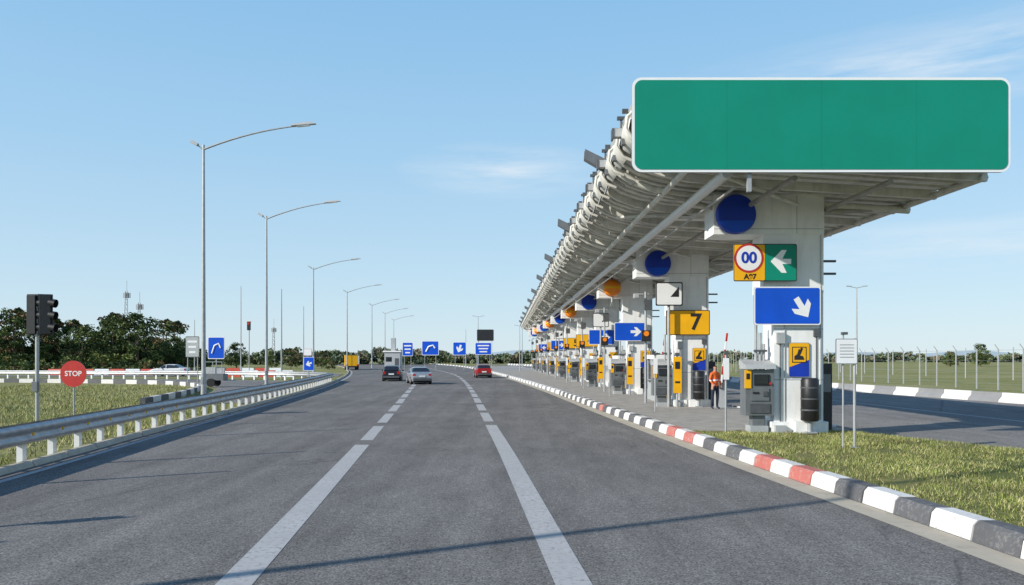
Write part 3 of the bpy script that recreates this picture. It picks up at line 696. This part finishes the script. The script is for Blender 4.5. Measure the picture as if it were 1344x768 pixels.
# roadside utility trailer
b=M(); b.box((0,0,.75),(1.6,1.0,.5),MGREY); b.box((0,0,1.25),(1.5,.08,.5),LGREY); b.box((1.2,0,.5),(1.0,.08,.08),POLE)
for s in(-1,1): b.cyl((-.1,s*.52,.32),(-.1,s*.66,.32),.32,RUB,14)
for x in(-.7,0,.7): b.cyl((x,-.45,1),(x,-.45,1.9),.025,POLE,6)
b.cyl((-.7,-.45,1.9),(.7,-.45,1.9),.025,POLE,6); b.build('utility_trailer',(-22.8,58.5,0))
b=M(); b.box((0,0,1.8),(3.6,4,3.6),LGREY); b.box((0,0,3.75),(4.2,4.6,.3),WHITE); b.box((-.8,-2.01,1.9),(1.4,.04,1.1),GLASS); b.box((1.1,-2.01,1.1),(.95,.04,2.1),DGREY); b.box((0,0,5.4),(1.0,1.2,3.0),LGREY); b.build('service_building',(-28,180,0))

# ------------------------------------------------------------ fence on right
b=M()
for y in np.arange(22,150,2.6):
    x=34+random.uniform(-.05,.05); b.box((x,y,1.4),(.07,.07,2.9),LGREY); b.tube([(x,y,2.8),(x-.25,y,3.15)],.03,LGREY,5)
for z in(.4,1.2,2.0,2.75): b.cyl((34,22,z),(34,150,z),.008,STEEL,4)
b.build('wire_fence')
b=M()
for y in np.arange(60,230,8): b.cyl((50,y,0),(50,y,3.3),.06,LGREY,6)
b.build('field_post_row')

# ------------------------------------------------------------ vegetation
def blades(name,xy,z,h0,h1,w,mats,probs):
    n=len(xy); a=rng.uniform(0,2*np.pi,n); h=rng.uniform(h0,h1,n); lean=rng.normal(0,.45,(n,2))*h[:,None]
    d=np.stack([np.cos(a),np.sin(a)],1)*w/2
    V=np.zeros((n,3,3)); V[:,0,:2]=xy-d; V[:,1,:2]=xy+d; V[:,2,:2]=xy+lean; V[:,:2,2]=z; V[:,2,2]=z+h
    F=np.arange(3*n).reshape(n,3); mi=rng.choice(len(mats),n,p=probs)
    me=fast_mesh(name,V.reshape(-1,3),F,mi,mats); return place(me,name)
N=120000; ys=7+14.3*rng.random(N)**1.15; t=rng.random(N)
le=np.array([Rf(v) for v in ys])+.36; ri=np.array([GEf(v) for v in ys])-.05
xs=le+(ri-le)*t
keep=(xs<ys*.72+1)&(~((np.abs(xs-PX(21))<.9)&(ys>20.8)))
cl=np.sin(xs*2.1+1.3*np.sin(ys*1.7))*np.cos(ys*1.9+xs*.7)+.6*np.sin(xs*5.3+ys*3.1)*np.sin(ys*6.1-xs*2); keep&=(rng.random(N)<.5+.45*cl)
xy=np.stack([xs,ys],1)[keep]
blades('island_grass',xy,.15,.02,.085,.013,[GR1,GR2,GR3],[.46,.38,.16])
N=110000; ys=15+48*rng.random(N)**1.2; w=rng.random(N); le=np.array([Lf(v) for v in ys])-1.35; xs=le-w*24
def ramp_inner(y): return np.interp(y,[37,47.5,56.5,63],[-17,-19,-22,-26.5])
keep=~((ys>37)&(xs>ramp_inner(ys)-.3))&(xs>-ys*.72-2)
cl=np.sin(xs*.9+1.3*np.sin(ys*.6))*np.cos(ys*.7+xs*.3); keep&=(rng.random(N)<.65+.4*cl)
blades('verge_grass_blades',np.stack([xs,ys],1)[keep],-.06,.05,.2,.03,[GR1,GR2,GR3],[.30,.61,.09])
def leaves(centres,rad,per,size,lm,flat=.8):
    n=len(centres)*per; c=np.repeat(centres,per,0); r=np.repeat(rad,per)
    d=rng.normal(size=(n,3)); d/=np.linalg.norm(d,axis=1)[:,None]; p=c+d*(r*rng.random(n)**.45)[:,None]*np.array([1,1,flat])
    u=rng.normal(size=(n,3)); u/=np.linalg.norm(u,axis=1)[:,None]; v=np.cross(u,rng.normal(size=(n,3))); v/=np.linalg.norm(v,axis=1)[:,None]
    s=size*rng.uniform(.6,1.3,n)[:,None]
    V=np.stack([p-u*s,p-v*s*.6,p+u*s,p+v*s*.6],1).reshape(-1,3); F=np.arange(4*n).reshape(n,4)
    return V,F,np.repeat(lm,per)
def tree_mesh(h,r,nc=46,per=60,size=.22,pal=(0,1,2)):
    th=rng.uniform(0,2*np.pi,nc); zz=rng.uniform(.16,1,nc); rr=r*np.sqrt(rng.random(nc))*np.sin(np.pi*np.clip(zz*.85+.12,0,1))**.6
    C=np.stack([rr*np.cos(th),rr*np.sin(th),h*zz*.93],1)+rng.normal(0,.2,(nc,3)); rad=rng.uniform(.5,1.15,nc)*r*.3
    lm=rng.choice(pal,nc); V,F,mi=leaves(C,rad,per,size,lm)
    b=M(); b.tube([(0,0,0),(.1,0,h*.3),(.05,.1,h*.75)],[.22,.16,.05],BARK,7)
    for k in range(7):
        c=C[rng.integers(nc)]; z0=h*rng.uniform(.2,.5); b.tube([(.07,0,z0),tuple((np.array([.07,0,z0])+c)/2+[0,0,.3]),tuple(c)],[.09,.06,.02],BARK,5,False)
    o=b.build('tmp')
    me1=fast_mesh('leafm',V,F,mi,LF); o2=place(me1,'tmp2')
    bpy.ops.object.select_all(action='DESELECT'); o.select_set(True); o2.select_set(True); bpy.context.view_layer.objects.active=o2; bpy.ops.object.join()
    me=o2.data; bpy.data.objects.remove(o2); return me
TM=[tree_mesh(9,3.2,pal=(0,1,1,2)),tree_mesh(7.5,3.4,pal=(0,0,1,2)),tree_mesh(10,2.6,pal=(0,1,2,3)),tree_mesh(6,3.0,pal=(1,2,3,1))]
for i in range(60):
    u=(i/59); y=rng.uniform(140,172); x=-124+ u*62+rng.normal(0,1.5)
    s=rng.uniform(.8,1.1)*(1.1 if .45<u<.9 else (.62 if u<.3 else .75))
    place(TM[int(rng.integers(4)) if u>.15 else 3],'broadleaf_tree',(x,y,-.1),rng.uniform(0,6.28),scale=(s*1.15,s*1.15,s))
for x,y,s in[(-36,150,.42),(-40,160,.4),(-45,155,.45),(-52,165,.5),(-48,170,.5),(118,205,.7),(123,200,.6),(128,208,.7),(-30,215,.5)]:
    place(TM[int(rng.integers(4))],'broadleaf_tree',(x,y,-.1),rng.uniform(0,6.28),scale=s)
def treeline(name,x0,x1,yf,hmin,hmax,nc,per,size,mats=LF):
    xs=rng.uniform(x0,x1,nc); hh=hmin+(hmax-hmin)*np.clip(.5+.5*np.sin(xs*.11)*np.cos(xs*.037+1)+.25*np.sin(xs*.37),0,1)*rng.uniform(.6,1,nc)
    C=np.stack([xs,yf+rng.normal(0,5,nc),rng.random(nc)**.7*hh*.85+.2],1); rad=rng.uniform(.8,1.7,nc)*min(1,hmax/6); lm=rng.choice([0,0,1,1,2,2,3],nc)
    V,F,mi=leaves(C,rad,per,size,lm); place(fast_mesh(name,V,F,mi,mats),name)
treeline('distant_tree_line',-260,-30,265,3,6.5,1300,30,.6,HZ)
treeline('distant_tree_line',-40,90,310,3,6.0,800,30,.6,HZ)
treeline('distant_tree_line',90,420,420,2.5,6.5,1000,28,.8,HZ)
treeline('hedge',-120,-60,128,1.0,2.0,360,30,.26)

# far hills
b=M(); V=[];F=[]
n=90
for i in range(n+1):
    x=-1800+3600*i/n; hgt=9+6*math.sin(i*.31)+4*math.sin(i*.83+1); V+=[(x,1500,-5),(x,1500+30,hgt),(x,1800,-5)]
for i in range(n): F+=[(3*i,3*i+3,3*i+4,3*i+1),(3*i+1,3*i+4,3*i+5,3*i+2)]
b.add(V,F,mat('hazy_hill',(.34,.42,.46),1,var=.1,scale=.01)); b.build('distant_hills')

# ------------------------------------------------------------ world, sun, camera
dx,dy=.885,.465; el=math.radians(26)
W=bpy.data.worlds.new('World'); S.world=W; W.use_nodes=True; nt=W.node_tree; bg=nt.nodes['Background']
STR=.12
sk=nt.nodes.new('ShaderNodeTexSky'); sk.sky_type='NISHITA'; sk.sun_disc=False; sk.sun_elevation=el; sk.sun_rotation=math.atan2(-dx,-dy)%(2*math.pi)
sk.air_density=1.0; sk.dust_density=.3; sk.ozone_density=2.0
tc=nt.nodes.new('ShaderNodeTexCoord')
sep=nt.nodes.new('ShaderNodeSeparateXYZ'); nt.links.new(tc.outputs['Generated'],sep.inputs[0])
gr=nt.nodes.new('ShaderNodeValToRGB'); cr=gr.color_ramp
for p,c in((0,(.68,.83,.92)),(.10,(.56,.775,.935)),(.25,(.41,.68,.93)),(.43,(.29,.58,.90)),(.65,(.11,.28,.6)),(1,(.05,.14,.38))):
    if p==0: e=cr.elements[0]; e.position=0
    elif p==1: e=cr.elements[-1]; e.position=1
    else: e=cr.elements.new(p)
    e.color=(*c,1)
nt.links.new(sep.outputs[2],gr.inputs[0])
sc=nt.nodes.new('ShaderNodeVectorMath'); sc.operation='SCALE'; sc.inputs['Scale'].default_value=1/STR; nt.links.new(gr.outputs[0],sc.inputs[0])
base=mixc(nt,.84,sk.outputs[0],sc.outputs[0])
def wisp(cx,cz,sx_,sz_,ns,seed):
    v=Vector((cx,1,cz)).normalized()
    s=nt.nodes.new('ShaderNodeVectorMath'); s.operation='SUBTRACT'; nt.links.new(tc.outputs['Generated'],s.inputs[0]); s.inputs[1].default_value=v
    m=nt.nodes.new('ShaderNodeVectorMath'); m.operation='MULTIPLY'; nt.links.new(s.outputs[0],m.inputs[0]); m.inputs[1].default_value=(sx_,1,sz_)
    l=nt.nodes.new('ShaderNodeVectorMath'); l.operation='LENGTH'; nt.links.new(m.outputs[0],l.inputs[0])
    r=nt.nodes.new('ShaderNodeMapRange'); r.inputs[1].default_value=0; r.inputs[2].default_value=1; r.inputs[3].default_value=1; r.inputs[4].default_value=0; nt.links.new(l.outputs['Value'],r.inputs[0])
    mp=nt.nodes.new('ShaderNodeMapping'); mp.inputs['Scale'].default_value=(6,6,45); mp.inputs['Location'].default_value=(seed,0,0); mp.inputs['Rotation'].default_value=(0,-.08,0); nt.links.new(tc.outputs['Generated'],mp.inputs[0])
    nf=noise(nt,mp.outputs[0],ns,6,.6); rr=ramp2(nt,nf,(0,0,0),(1,1,1),.34,.68)
    q=nt.nodes.new('ShaderNodeMath'); q.operation='MULTIPLY'; nt.links.new(r.outputs[0],q.inputs[0]); nt.links.new(rr,q.inputs[1]); return q.outputs[0]
w1=wisp(-.01,.245,7,26,1.3,3.1); w2=wisp(.58,.385,3.2,18,1.3,7.7); w3=wisp(.72,.16,2.5,30,1.1,11.3)
ad=nt.nodes.new('ShaderNodeMath'); ad.operation='ADD'; nt.links.new(w1,ad.inputs[0]); nt.links.new(w2,ad.inputs[1])
ad2=nt.nodes.new('ShaderNodeMath'); ad2.operation='ADD'; nt.links.new(ad.outputs[0],ad2.inputs[0]); nt.links.new(w3,ad2.inputs[1])
ml=nt.nodes.new('ShaderNodeMath'); ml.operation='MULTIPLY'; nt.links.new(ad2.outputs[0],ml.inputs[0]); ml.inputs[1].default_value=.7
c=mixc(nt,ml.outputs[0],base,(6.8,7.4,7.9))
nt.links.new(c,bg.inputs['Color']); bg.inputs['Strength'].default_value=STR
sun=bpy.data.lights.new('sun','SUN'); sun.energy=5.0; sun.angle=math.radians(.5); sun.color=(1,.95,.87)
so=bpy.data.objects.new('sun',sun); S.collection.objects.link(so)
so.rotation_euler=Vector((dx*math.cos(el),dy*math.cos(el),-math.sin(el))).to_track_quat('-Z','Y').to_euler()
cam=bpy.data.cameras.new('camera'); co=bpy.data.objects.new('camera',cam); S.collection.objects.link(co)
co.location=(0,0,2.2); co.rotation_euler=(math.pi/2,0,0); cam.sensor_width=36; cam.lens=36*1000/1344; cam.shift_y=86/1344; cam.clip_end=6000; cam.clip_start=.1
S.camera=co
